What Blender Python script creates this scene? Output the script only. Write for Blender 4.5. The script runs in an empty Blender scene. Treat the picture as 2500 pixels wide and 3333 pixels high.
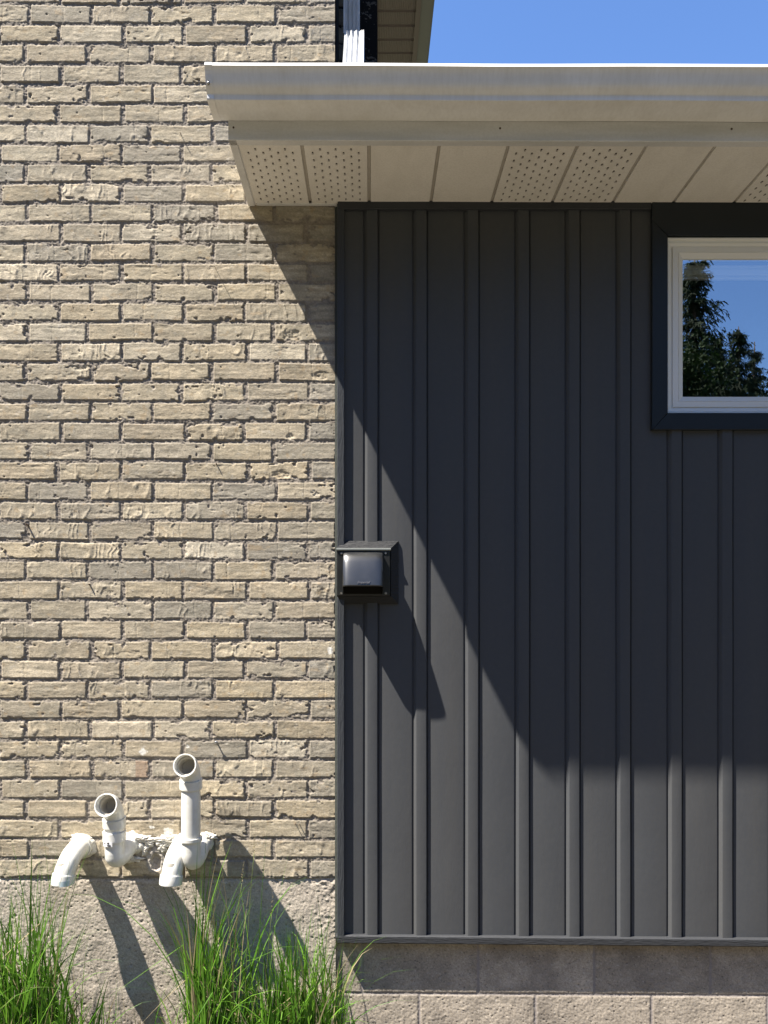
import bpy, bmesh, math, random
import numpy as np
from mathutils import Vector, Matrix
random.seed(7)
R = math.radians
S = 0.00106                 # metres for one pixel of the photograph at the plane of the brick wall
F = 2504.0                  # focal length in photograph pixels = camera distance in wall pixels
VX, VY = 1205.0, 1985.0     # where the camera axis meets the wall
CAMH = 1.50
scene = bpy.context.scene
# ---------------------------------------------------------------- camera
cam = bpy.data.cameras.new('camera'); co = bpy.data.objects.new('camera', cam)
scene.collection.objects.link(co); scene.camera = co
co.location = (0, -F*S, CAMH); co.rotation_euler = (R(90), 0, 0)
cam.sensor_fit = 'VERTICAL'; cam.sensor_height = 24; cam.sensor_width = 18
cam.lens = 24*F/3333; cam.shift_x = 45/3333; cam.shift_y = 318.5/3333
cam.clip_start = 0.05; cam.clip_end = 2000
# ---------------------------------------------------------------- sky and sun
SUN = Vector((-2.185, -1.0, 4.25)).normalized()       # towards the sun
world = bpy.data.worlds.new('World'); scene.world = world; world.use_nodes = True
nt = world.node_tree
sky = nt.nodes.new('ShaderNodeTexSky'); sky.sky_type = 'NISHITA'; sky.sun_disc = False
sky.sun_elevation = math.asin(SUN.z); sky.sun_rotation = math.atan2(SUN.x, SUN.y) % (2*math.pi)
sky.air_density = 1.0; sky.dust_density = 0.0; sky.ozone_density = 4.0
nt.nodes['Background'].inputs[1].default_value = 0.074
tint = nt.nodes.new('ShaderNodeMix'); tint.data_type = 'RGBA'; tint.blend_type = 'MULTIPLY'; tint.inputs[0].default_value = 1
tint.inputs[7].default_value = (.84, .97, 1.17, 1)      # the deep clear blue of the day
nt.links.new(sky.outputs[0], tint.inputs[6]); nt.links.new(tint.outputs[2], nt.nodes['Background'].inputs[0])
sun = bpy.data.lights.new('sun', 'SUN'); sun.energy = 5.0; sun.angle = R(0.53); sun.color = (1, .93, .83)
so = bpy.data.objects.new('sun', sun); scene.collection.objects.link(so)
so.rotation_euler = SUN.to_track_quat('Z', 'Y').to_euler(); so.location = (-4, -3, 8)
vs = scene.view_settings
vs.view_transform = 'Standard'; vs.look = 'None'; vs.gamma = 1; vs.exposure = 1.65
scene.cycles.max_bounces = 8
col = scene.collection

# ---------------------------------------------------------------- helpers
def P(x, y, a=0.0):
    """photo pixel measured in the wall plane, a = wall pixels towards the viewer"""
    return Vector(((x-VX)*S, -a*S, (VY-y)*S + CAMH))
def U(x, y, a):
    """photo pixel seen at depth a -> wall-plane pixel"""
    k = 1-a/F
    return (VX+(x-VX)*k, VY+(y-VY)*k, a)
def tag(o, label=None, cat=None, group=None, kind=None):
    if label: o['label'] = label
    if cat: o['category'] = cat
    if group: o['group'] = group
    if kind: o['kind'] = kind
    return o
def empty(name, loc=(0, 0, 0), label=None, cat=None, group=None):
    o = bpy.data.objects.new(name, None); col.objects.link(o); o.location = loc
    o.empty_display_size = 0.05
    return tag(o, label, cat, group)
def link(name, me, mat, parent=None, smooth=False):
    o = bpy.data.objects.new(name, me); col.objects.link(o)
    for m in (mat if isinstance(mat, (list, tuple)) else [mat]):
        me.materials.append(m)
    if smooth:
        me.polygons.foreach_set('use_smooth', [True]*len(me.polygons))
    if parent is not None:
        o.parent = parent; o.matrix_parent_inverse = Matrix.Translation(-Vector(parent.location)) if parent.parent is None else Matrix.Identity(4)
    return o
class MB:
    """collects shapes given in wall pixels and links them as one mesh"""
    def __init__(s): s.v = []; s.f = []; s.mi = []
    def add(s, vs_, fs, mi=0):
        n = len(s.v); s.v += [Vector(v) for v in vs_]; s.f += [tuple(i+n for i in f) for f in fs]; s.mi += [mi]*len(fs)
        return s
    def box(s, x0, x1, y0, y1, a0, a1, b=0.0, mi=0):
        """y0 above y1 (pixels go down); b = small bevel on the front edges"""
        x0, x1 = sorted((x0, x1)); y0, y1 = sorted((y0, y1)); a0, a1 = sorted((a0, a1))
        if b <= 0:
            loops = [(x0, x1, y0, y1, a0), (x0, x1, y0, y1, a1)]
        else:
            loops = [(x0, x1, y0, y1, a0), (x0, x1, y0, y1, a1-b), (x0+b*.3, x1-b*.3, y0+b*.3, y1-b*.3, a1-b*.3), (x0+b, x1-b, y0+b, y1-b, a1)]
        vs_ = []; fs = []
        for (l, r, t, d, a) in loops:
            vs_ += [P(l, t, a), P(l, d, a), P(r, d, a), P(r, t, a)]
        for k in range(len(loops)-1):
            for i in range(4):
                j = (i+1) % 4
                fs.append((k*4+i, k*4+j, k*4+4+j, k*4+4+i))
        fs.append((3, 2, 1, 0)); m = len(vs_)-4; fs.append((m, m+1, m+2, m+3))
        return s.add(vs_, fs, mi)
    def rings(s, loops, cap=False, mi=0):
        """loops: (x0,x1,y0,y1,a) nested rectangles joined by faces"""
        vs_ = []; fs = []
        for (l, r, t, d, a) in loops:
            vs_ += [P(l, t, a), P(l, d, a), P(r, d, a), P(r, t, a)]
        for k in range(len(loops)-1):
            for i in range(4):
                j = (i+1) % 4; fs.append((k*4+i, k*4+j, k*4+4+j, k*4+4+i))
        if cap: m = len(vs_)-4; fs.append((m, m+1, m+2, m+3))
        return s.add(vs_, fs, mi)
    def poly_x(s, prof, x0, x1, mi=0, closed=True, skew=None):
        """profile (a, y) extruded along x; skew(a,y,end)->dx"""
        n = len(prof); vs_ = [P(x0, y, a) for a, y in prof]+[P(x1, y, a) for a, y in prof]
        fs = [(i, (i+1) % n, (i+1) % n+n, i+n) for i in range(n if closed else n-1)]
        if closed: fs += [tuple(range(n-1, -1, -1)), tuple(range(n, 2*n))]
        return s.add(vs_, fs, mi)
    def prism(s, pts, a0, a1, mi=0):
        """polygon in (x,y) pixels with thickness a0..a1"""
        n = len(pts); vs_ = [P(x, y, a0) for x, y in pts]+[P(x, y, a1) for x, y in pts]
        fs = [(i, (i+1) % n, (i+1) % n+n, i+n) for i in range(n)]+[tuple(range(n-1, -1, -1)), tuple(range(n, 2*n))]
        return s.add(vs_, fs, mi)
    def build(s, name, mat, parent=None, smooth=False, sub=0, auto=None):
        me = bpy.data.meshes.new(name); me.from_pydata([tuple(v) for v in s.v], [], s.f)
        me.polygons.foreach_set('material_index', s.mi); me.update()
        bm = bmesh.new(); bm.from_mesh(me); bmesh.ops.remove_doubles(bm, verts=bm.verts, dist=1e-6)
        bmesh.ops.recalc_face_normals(bm, faces=bm.faces); bm.to_mesh(me); bm.free()
        o = link(name, me, mat, parent, smooth)
        if auto is not None and smooth:
            me.set_sharp_from_angle(angle=R(auto))
        return o
def sweep(mb, pts, radii, n=28, mi=0, cap0=True, cap1=True):
    """tube along world points with a radius for each point"""
    pts = [Vector(p) for p in pts]; m = len(pts); tang = []
    for i in range(m):
        a = pts[max(i-1, 0)]; b = pts[min(i+1, m-1)]
        t = b-a
        if t.length < 1e-9: t = tang[-1] if tang else Vector((0, 0, 1))
        tang.append(t.normalized())
    ref = Vector((1, 0, 0)) if abs(tang[0].x) < .9 else Vector((0, 0, 1))
    u = (ref-tang[0]*ref.dot(tang[0])).normalized(); vs_ = []
    for i in range(m):
        u = (u-tang[i]*u.dot(tang[i])).normalized(); w = tang[i].cross(u)
        for k in range(n):
            t = 2*math.pi*k/n
            vs_.append(pts[i]+(u*math.cos(t)+w*math.sin(t))*radii[i])
    fs = []
    for i in range(m-1):
        for k in range(n):
            j = (k+1) % n; fs.append((i*n+k, i*n+j, (i+1)*n+j, (i+1)*n+k))
    if cap0: fs.append(tuple(range(n-1, -1, -1)))
    if cap1: fs.append(tuple(range((m-1)*n, m*n)))
    mb.add(vs_, fs, mi)
def spline(ctrl, n=10):
    """Catmull-Rom through control points"""
    c = [Vector(p) for p in ctrl]; c = [c[0]*2-c[1]]+c+[c[-1]*2-c[-2]]; out = []
    for i in range(1, len(c)-2):
        for k in range(n):
            t = k/n; p0, p1, p2, p3 = c[i-1:i+3]
            out.append(.5*((2*p1)+(p2-p0)*t+(2*p0-5*p1+4*p2-p3)*t*t+(3*p1-p0-3*p2+p3)*t**3))
    out.append(c[-2]); return out

# ---------------------------------------------------------------- materials
def mat(name, color, rough=.6, spec=.5, metallic=0, bump=None, var=None, attr=None, coat=0, trans=0, objc=False):
    """bump: list of (scale, (sx,sy,sz), strength, distance); var: (scale,(s),amount, color2)"""
    m = bpy.data.materials.new(name); m.use_nodes = True
    t = m.node_tree; b = t.nodes['Principled BSDF']
    b.inputs['Base Color'].default_value = (*color, 1); b.inputs['Roughness'].default_value = rough
    b.inputs['Specular IOR Level'].default_value = spec; b.inputs['Metallic'].default_value = metallic
    if coat: b.inputs['Coat Weight'].default_value = coat; b.inputs['Coat Roughness'].default_value = .12
    tc = t.nodes.new('ShaderNodeTexCoord'); src = None
    def mapped(sc, s):
        mp = t.nodes.new('ShaderNodeMapping'); mp.inputs['Scale'].default_value = s
        t.links.new(tc.outputs['Object'], mp.inputs[0])
        n = t.nodes.new('ShaderNodeTexNoise'); n.inputs['Scale'].default_value = sc; n.inputs['Detail'].default_value = 6
        n.inputs['Roughness'].default_value = .6
        t.links.new(mp.outputs[0], n.inputs['Vector']); return n
    if attr:
        at = t.nodes.new('ShaderNodeAttribute'); at.attribute_name = attr; src = at.outputs['Color']
    for (sc, s, amt, c2) in (var or []):
        n = mapped(sc, s)
        cr = t.nodes.new('ShaderNodeMapRange'); cr.inputs[1].default_value = .42; cr.inputs[2].default_value = .68
        cr.inputs[3].default_value = 0; cr.inputs[4].default_value = amt
        t.links.new(n.outputs['Fac'], cr.inputs[0])
        mx = t.nodes.new('ShaderNodeMix'); mx.data_type = 'RGBA'
        t.links.new(cr.outputs[0], mx.inputs[0])
        if src is not None: t.links.new(src, mx.inputs[6])
        else: mx.inputs[6].default_value = (*color, 1)
        mx.inputs[7].default_value = (*c2, 1); src = mx.outputs[2]
    if src is not None: t.links.new(src, b.inputs['Base Color'])
    prev = None
    for (sc, s, st, dist) in (bump or []):
        n = mapped(sc, s); bp = t.nodes.new('ShaderNodeBump'); bp.inputs['Strength'].default_value = st
        bp.inputs['Distance'].default_value = dist
        t.links.new(n.outputs['Fac'], bp.inputs['Height'])
        if prev is not None: t.links.new(prev, bp.inputs['Normal'])
        prev = bp.outputs[0]
    if prev is not None: t.links.new(prev, b.inputs['Normal'])
    if trans:
        tr = t.nodes.new('ShaderNodeBsdfTranslucent'); ms = t.nodes.new('ShaderNodeMixShader'); ms.inputs[0].default_value = trans
        if src is not None: t.links.new(src, tr.inputs[0])
        else: tr.inputs[0].default_value = (*color, 1)
        out = t.nodes['Material Output']
        t.links.new(b.outputs[0], ms.inputs[1]); t.links.new(tr.outputs[0], ms.inputs[2]); t.links.new(ms.outputs[0], out.inputs[0])
    return m
M = {}
M['brick'] = mat('buff_brick', (.4, .35, .26), .85, .25, attr='tone',
                 bump=[(260, (1, 1, 1), .75, .0010), (110, (.35, 1, 1), .55, .0015)], var=[(220, (1, 1, 1), .40, (.19, .16, .12))])
M['concrete'] = mat('rough_concrete', (.4, .36, .31), .9, .2, attr='tone',
                    bump=[(300, (1, 1, 1), .8, .0012)], var=[(340, (1, 1, 1), .45, (.16, .13, .11))])
M['block'] = mat('concrete_block', (.3, .27, .25), .9, .2, attr='tone',
                 bump=[(320, (1, 1, 1), .45, .0008)], var=[(300, (1, 1, 1), .35, (.13, .11, .10))])
M['siding'] = mat('charcoal_vinyl', (.066, .070, .076), .50, .14,
                  bump=[(34, (9, 9, .5), .22, .0004), (420, (1, 1, .35), .5, .0005), (5, (1, 1, .5), .6, .004)], var=[(3, (1, 1, .6), .4, (.072, .073, .076)), (1.6, (7, 7, .3), .3, (.088, .086, .082)), (60, (1, 1, 1), .12, (.10, .10, .095))])
M['grain'] = mat('charcoal_wood_grain_trim', (.040, .042, .046), .5, .2,
                 bump=[(30, (1, 1, 9), .9, .003), (240, (.2, 1, 1), .3, .0006)])
M['grainv'] = mat('charcoal_wood_grain_upright_trim', (.048, .052, .058), .5, .2,
                  bump=[(30, (9, 9, 1), .9, .003), (240, (1, 1, .2), .3, .0006)])
M['casing'] = mat('black_painted_metal', (.018, .022, .026), .42, .25, bump=[(200, (1, 1, 1), .05, .0004)])
M['alu'] = mat('white_painted_aluminium', (.80, .79, .77), .20, .5, var=[(2.0, (1, 1, 9), .35, (.68, .66, .61)), (60, (2, 1, .25), .22, (.56, .54, .50)), (9, (1.5, 1, .3), .25, (.50, .47, .41))],
               bump=[(30, (1, 1, 1), .05, .001)])
M['alu_fascia'] = mat('weathered_white_fascia', (.70, .69, .67), .32, .5, var=[(7, (.5, 1, 4), .5, (.48, .48, .45)), (150, (1, 1, 1), .15, (.35, .33, .28))],
                      bump=[(30, (1, 1, 1), .05, .001)])
M['soffit'] = mat('cream_soffit', (.84, .80, .73), .55, .4, var=[(5, (1, 1, 1), .3, (.72, .68, .60)), (14, (1, .3, 1), .25, (.52, .48, .41)), (180, (1, 1, 1), .22, (.46, .42, .34))])
M['groove'] = mat('shaded_soffit_groove', (.50, .46, .40), .6, .3, var=[(40, (1, 1, 1), .35, (.34, .30, .25))])  # darker copy of the soffit colour, painting shade into the folds
M['slot'] = mat('shadowed_slot', (.07, .06, .05), .9, .1)
M['dark'] = mat('dark_void', (.012, .011, .010), .9, .1)
M['vinyl'] = mat('white_vinyl_frame', (.78, .78, .76), .35, .5, bump=[(60, (1, 1, 1), .04, .001)])
M['pvc'] = mat('white_pvc', (.72, .72, .68), .28, .5, var=[(9, (1, 1, 1), .3, (.58, .56, .49)), (70, (1, 1, .4), .22, (.42, .40, .33)), (16, (1, 1, 2), .22, (.40, .36, .27))], coat=.15)
M['pvcin'] = mat('pipe_inside', (.40, .37, .31), .6, .3)
M['foam'] = mat('white_sealant', (.66, .63, .56), .7, .3, bump=[(90, (1, 1, 1), .8, .004)], var=[(40, (1, 1, 1), .4, (.52, .47, .38))])
M['hood'] = mat('black_plastic', (.014, .015, .016), .30, .9, bump=[(500, (1, 1, 1), .08, .0003)], var=[(20, (1, 1, 1), .4, (.035, .035, .036))])
M['screw'] = mat('screw_steel', (.35, .34, .32), .35, .5, metallic=.9)
M['nail'] = mat('rusty_nail', (.10, .07, .05), .7, .3, metallic=.4)
M['downspout'] = mat('white_downspout', (.50, .51, .52), .4, .4, var=[(24, (1, 1, .5), .6, (.30, .30, .27))])
M['old_soffit'] = mat('tan_ribbed_soffit', (.33, .27, .235), .6, .3)
M['old_fascia'] = mat('grey_beige_fascia', (.34, .33, .29), .5, .4)
M['shingle'] = mat('roof_shingle', (.07, .065, .06), .9, .2, bump=[(60, (1, 1, 1), .5, .004)])
M['ground'] = mat('pale_gravel', (.105, .093, .072), .95, .1, bump=[(45, (1, 1, 1), .8, .01)], var=[(30, (1, 1, 1), .5, (.065, .055, .042))])
M['lawn'] = mat('lawn_green', (.055, .058, .036), .9, .1, bump=[(60, (1, 1, 1), .8, .02)], var=[(6, (1, 1, 1), .5, (.07, .07, .045))])
M['grass'] = mat('grass_blade', (.10, .22, .03), .5, .4, attr='tone', trans=.3)
M['needle'] = mat('conifer_needles', (.035, .065, .02), .8, .2, attr='tone', trans=.15)
M['bark'] = mat('bark', (.10, .075, .055), .9, .1, bump=[(20, (1, 1, .2), .8, .02)])
M['interior'] = mat('interior_paint', (.03, .03, .03), .9, .1)
M['blind'] = mat('white_blind', (.8, .8, .78), .5, .4)
M['sticker'] = mat('white_sticker', (.8, .8, .8), .5, .4)
M['ink'] = mat('black_ink', (.03, .03, .03), .6, .3)
M['bluelabel'] = mat('pale_blue_label', (.45, .56, .60), .5, .4, var=[(90, (1, 1, 1), .6, (.62, .70, .72))])
g = bpy.data.materials.new('window_glass'); g.use_nodes = True; t = g.node_tree; t.nodes.clear()
o_ = t.nodes.new('ShaderNodeOutputMaterial'); mx = t.nodes.new('ShaderNodeMixShader'); mx.inputs[0].default_value = .42
tp = t.nodes.new('ShaderNodeBsdfTransparent'); tp.inputs[0].default_value = (.8, .84, .84, 1)
gl = t.nodes.new('ShaderNodeBsdfGlossy'); gl.inputs['Roughness'].default_value = 0.0; gl.inputs[0].default_value = (.95, .98, 1, 1)
t.links.new(tp.outputs[0], mx.inputs[1]); t.links.new(gl.outputs[0], mx.inputs[2]); t.links.new(mx.outputs[0], o_.inputs[0])
M['glass'] = g

# ---------------------------------------------------------------- relief surfaces (numpy)
def hsh(a, b, seed):
    a = np.asarray(a).astype(np.int64); b = np.asarray(b).astype(np.int64)
    h = (a*374761393 + b*668265263 + seed*974634777) & 0xffffffff
    h = ((h ^ (h >> 13))*1274126177) & 0xffffffff
    h = ((h ^ (h >> 15))*2246822519) & 0xffffffff
    return ((h ^ (h >> 16)) & 0xffffff)/float(0x1000000)
def vn(x, y, seed):
    xi = np.floor(x); yi = np.floor(y); fx = x-xi; fy = y-yi
    fx = fx*fx*(3-2*fx); fy = fy*fy*(3-2*fy)
    a = hsh(xi, yi, seed); b = hsh(xi+1, yi, seed); c = hsh(xi, yi+1, seed); d = hsh(xi+1, yi+1, seed)
    return (a*(1-fx)+b*fx)*(1-fy)+(c*(1-fx)+d*fx)*fy
def fbm(x, y, seed, o=3):
    s = 0; w = 1; tot = 0
    for k in range(o):
        s = s+w*vn(x*2**k, y*2**k, seed+k*17); tot += w; w *= .5
    return s/tot
def sst(a, b, x):
    t = np.clip((x-a)/(b-a), 0, 1); return t*t*(3-2*t)
def pits(x, y, cell, prob, rmin, rmax, seed):
    """1 inside a pit, falling to 0 at its rim"""
    ci = np.floor(x/cell); cj = np.floor(y/cell); best = np.zeros_like(x)
    for di in (-1, 0, 1):
        for dj in (-1, 0, 1):
            i = ci+di; j = cj+dj
            cx = (i+hsh(i, j, seed))*cell; cy = (j+hsh(i, j, seed+1))*cell
            r = rmin+(rmax-rmin)*hsh(i, j, seed+2)**2
            on = hsh(i, j, seed+3) < prob
            asp = .6+hsh(i, j, seed+4)*.9
            d = np.hypot((x-cx)/asp, y-cy)/r
            best = np.maximum(best, np.where(on, 1-sst(.35, 1.05, d), 0))
    return best
def relief(name, xs, ys, fn, material, parent):
    X, Y = np.meshgrid(xs, ys); x = X.ravel(); y = Y.ravel()
    a, c = fn(x, y)
    n = len(x); nx = len(xs); ny = len(ys)
    co_ = np.empty((n, 3), np.float32); co_[:, 0] = (x-VX)*S; co_[:, 1] = -a*S; co_[:, 2] = (VY-y)*S+CAMH
    me = bpy.data.meshes.new(name); me.vertices.add(n); me.vertices.foreach_set('co', co_.ravel())
    I, J = np.meshgrid(np.arange(nx-1), np.arange(ny-1)); b = (J*nx+I).ravel()
    q = np.stack([b, b+nx, b+nx+1, b+1], 1).astype(np.int32); nf = len(q)
    me.loops.add(nf*4); me.loops.foreach_set('vertex_index', q.ravel())
    me.polygons.add(nf); me.polygons.foreach_set('loop_start', np.arange(nf, dtype=np.int32)*4)
    me.polygons.foreach_set('use_smooth', np.ones(nf, bool))
    me.update(calc_edges=True)
    at = me.color_attributes.new('tone', 'FLOAT_COLOR', 'POINT')
    cc = np.ones((n, 4), np.float32); cc[:, :3] = np.clip(c, 0, 1); at.data.foreach_set('color', cc.ravel())
    return link(name, me, material, parent)
ROW = 64.66
def brick_fn(x, y):
    wx = x+(fbm(x/60, y/60, 1)-.5)*5+(vn(x/9, y/9, 2)-.5)*1.0
    wy = y+(fbm(x/150, y/150, 3)-.5)*7+(vn(x/9, y/9, 4)-.5)*1.0
    r = (wy-14.4)/ROW; k = np.floor(r); v = (r-k)*ROW
    even = (k % 2) == 0; base = np.where(even, 1099.0, 1002.0); u = (base-wx)/201.8; i = np.floor(u)
    i = np.maximum(i, np.where(even, 0, -1))
    jit = lambda j: np.where(j <= np.where(even, 0, -1), 0, (hsh(k, j, 11)-.5)*17)
    xr = np.where(i < 0, 1099.0, base-i*201.8)+jit(i); xl = base-(i+1)*201.8+jit(i+1)
    hxr = 5.2+(hsh(k, i, 12)-.5)*4.4; hxl = 5.2+(hsh(k, i+1, 12)-.5)*4.4
    header = i < 0
    h = [hsh(k, i, 20+n) for n in range(12)]
    # small turn of each brick in its bed
    xm = (wx-(xr+xl)/2)
    vv = v+xm*(h[0]-.5)*.022
    hy0 = 5.0+(h[1]-.5)*3.6; hy1 = 5.0+(h[2]-.5)*3.6
    dx = np.minimum(xr-wx-hxr, wx-xl-hxl); dy = np.minimum(vv-hy0, ROW-vv-hy1)
    rr = 2.6; d = rr-np.hypot(np.maximum(rr-dx, 0), np.maximum(rr-dy, 0))
    d = np.where((dx > rr) & (dy > rr), np.minimum(dx, dy), d)
    cn = fbm(x/20, y/14, 31, 2)
    chip = np.where(h[3] > .6, np.maximum(cn-.64, 0)*80, np.maximum(cn-.76, 0)*50)
    d = d-chip+(vn(x/5, y/5, 32)-.5)*1.5
    m = sst(0, 2.0, d)
    rough = np.where(header, 1.8, 1.0)
    # mortar, raked unevenly
    mort = np.where(dx < dy, -3.0, -2.0)+(fbm(x/40, y/18, 41)-.5)*4.2+(vn(x/5, y/4.2, 43)-.5)*2.2+(vn(x/2.6, y/2.6, 44)-.5)*1.4
    mort = np.minimum(mort, -.3)
    # brick face
    face = (h[4]-.5)*1.3+(v-32)/32*(h[5]-.5)*.75+xm/95*(h[6]-.5)*.9
    st = (fbm(x/80, y/8, 51)-.5)*.85*(.4+h[7])
    fold = (1-np.abs(2*vn(x/15+(vn(x/30, y/22, 53)-.5)*1.6+h[8]*40, y/75, 54)-1))**5
    fold = fold*sst(.45, .7, fbm(x/40, y/60, 55))
    isf = h[9] > .5
    face = face+np.where(isf, fold*2.3, st)+(fbm(x/34, y/26, 58)-.5)*.7+(vn(x/6.5, y/6.5, 56)-.5)*.38*rough+(fbm(x/18, y/12, 57)-.5)*.8*rough
    pt = pits(x, y, 38, .17, 1.4, 4.2, 61)
    pt2 = pits(x, y, 95, .14, 6, 15, 71)*sst(.3, .6, vn(x/4, y/4, 72)+.2)
    face = face-pt*2.4-pt2*2.6*sst(.35, .6, vn(x/7, y/6, 73))
    crx = (h[10]-.5)*130; crack = np.exp(-((xm-crx+(vn(x*0, y/9, 75)-.5)*4)/1.2)**2)*(h[11] > .55)
    face = face-crack*1.1+np.exp(-((d-2.8)/1.6)**2)*.35
    # a deeply broken brick and one clipped corner
    for (bx, by, rx, ry) in ((950, 1095, 38, 24), (1045, 1223, 30, 16), (915, 1545, 34, 17), (260, 1195, 40, 12), (945, 1420, 14, 12)):
        e = 1-sst(.6, 1.05, np.hypot((x-bx)/rx, (y-by)/ry)+(vn(x/8, y/8, 76)-.5)*.35)
        face = face-e*(2.2+(fbm(x/9, y/7, 77)-.5)*4.5)
    face = face-(sst(.62, .8, fbm(x/30, y/11, 59))*.9)*(h[0] > .5)
    a = mort*(1-m)+face*m
    # the ragged hole in the mortar beside the pipes
    e = 1-sst(.75, 1.1, np.hypot((x-508)/34, (y-2802)/44)+(vn(x/9, y/9, 78)-.5)*.3)
    e2 = 1-sst(.8, 1.0, np.hypot((x-508)/18, (y-2806)/29)+(vn(x/9, y/9, 79)-.5)*.2)
    a = a*(1-e)+e*((fbm(x/7, y/7, 80)-.5)*5+.5)-e2*12
    # colours
    buff = np.array([.42, .36, .255]); tan = np.array([.35, .30, .22]); grey = np.array([.29, .262, .21]); pale = np.array([.48, .42, .315])
    w = h[7][:, None]; c = buff*(1-w)+tan*w
    c = np.where((h[8] > .84)[:, None], (grey*.75+c*.25), c); c = np.where((h[8] < .12)[:, None], pale, c)
    c = np.where(header[:, None], grey*(1+.12*(h[1][:, None]-.5)), c)
    c = c*(.92+.16*h[2][:, None])
    s1 = fbm(x/70, y/11, 91)[:, None]; s2 = fbm(x/22, y/16, 92)[:, None]
    c = c*(.58+.92*s1)
    k1 = sst(.55, .8, s2); k1 = np.clip(k1+sst(.5, .75, fbm(x/60, y/40, 99))[:, None]*.8, 0, 1); c = c*(1-k1*.45)+np.array([.265, .245, .19])*k1*.45
    warm = (h[4]-.5)[:, None]*np.array([.05, .01, -.06]); c = c*(1+warm)*(.97+.14*h[9][:, None])
    c = c*(.84+.32*vn(x/2.8, y/2.8, 89)[:, None])*(.9+.2*vn(x/6, y/3.4, 88)[:, None])*1.10
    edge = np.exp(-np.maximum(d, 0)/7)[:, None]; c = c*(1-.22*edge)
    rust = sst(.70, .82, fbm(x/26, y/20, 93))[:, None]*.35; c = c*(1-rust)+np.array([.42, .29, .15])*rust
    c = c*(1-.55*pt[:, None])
    efflor = sst(.74, .80, fbm(x/12, y/9, 94))[:, None]*.4; c = c*(1-efflor)+np.array([.6, .56, .48])*efflor  # pale efflorescence flecks scattered at random
    rb = ((x > 440) & (x < 482) & (k == 38) & (xm > 0)).astype(float)[:, None]*.5
    c = c*(1-rb)+np.array([.33, .19, .12])*rb
    mc = np.array([.25, .22, .185])*(.45+.5*vn(x/3.2, y/3.0, 87)[:, None]+.55*fbm(x/11, y/8, 95)[:, None])
    mm = m[:, None]; c = c*mm+mc*(1-mm)
    ee = e[:, None]; c = c*(1-ee)+np.array([.40, .37, .33])*ee*(.8+.4*vn(x/5, y/5, 96)[:, None])
    for (bx, by, rx, ry) in ((466, 2447, 14, 12), (494, 2693, 11, 5), (548, 2706, 18, 14), (1075, 2117, 9, 17), (690, 2715, 5, 4), (610, 2430, 7, 6)):
        ew = (1-sst(.7, .95, np.hypot((x-bx)/rx, (y-by)/ry)+(vn(x/4, y/4, 97)-.5)*.6))[:, None]
        c = c*(1-ew)+np.array([.72, .70, .64])*ew
    sm = (1-sst(.4, 1, np.hypot((x-740)/46, (y-2650)/24)+(vn(x/6, y/14, 98)-.5)*.8))[:, None]*.5
    c = c*(1-sm)+np.array([.10, .09, .07])*sm
    return a, c
def concrete_fn(x, y):
    top = sst(2872, 2856, y)
    a = -3.5+(fbm(x/90, y/90, 101)-.5)*5+(fbm(x/16, y/14, 102, 4)-.5)*1.1+(vn(x/5.5, y/5.5, 103)-.5)*1.1+(vn(x/3, y/3, 108)-.5)*1.0
    re = sst(1000, 1060, x)*sst(3150, 3000, y)+sst(2905, 2875, y)*.6
    a = a+(fbm(x/11, y/10, 104)-.5)*5*re
    p1 = pits(x, y, 20, .55, 1.6, 4.2, 105); p2 = pits(x, y, 70, .25, 3, 7, 110)*sst(.3, .6, vn(x/6, y/6, 111)+.15)
    a = a-p1*2.2-p2*4
    a = np.minimum(a, 2.5)-top*4
    # a board mark running across low down
    a = a+sst(3205, 3235, y+(vn(x/60, y*0, 112)-.5)*14)*1.6
    c = np.array([.47, .415, .345])*(.78+.44*fbm(x/60, y/60, 113)[:, None])*(.75+.5*vn(x/3, y/3, 114)[:, None])
    sp = sst(.86, .93, vn(x/3.2, y/3.2, 115))[:, None]; c = c*(1-sp*.5)+np.array([.7, .66, .6])*sp*.5
    dk = sst(.62, .8, fbm(x/130, y/130, 116))[:, None]*.35; c = c*(1-dk)+np.array([.27, .23, .19])*dk
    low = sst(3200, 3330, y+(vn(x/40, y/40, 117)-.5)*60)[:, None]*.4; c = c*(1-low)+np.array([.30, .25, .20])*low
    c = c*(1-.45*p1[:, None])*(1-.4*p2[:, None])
    return a, c
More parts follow.
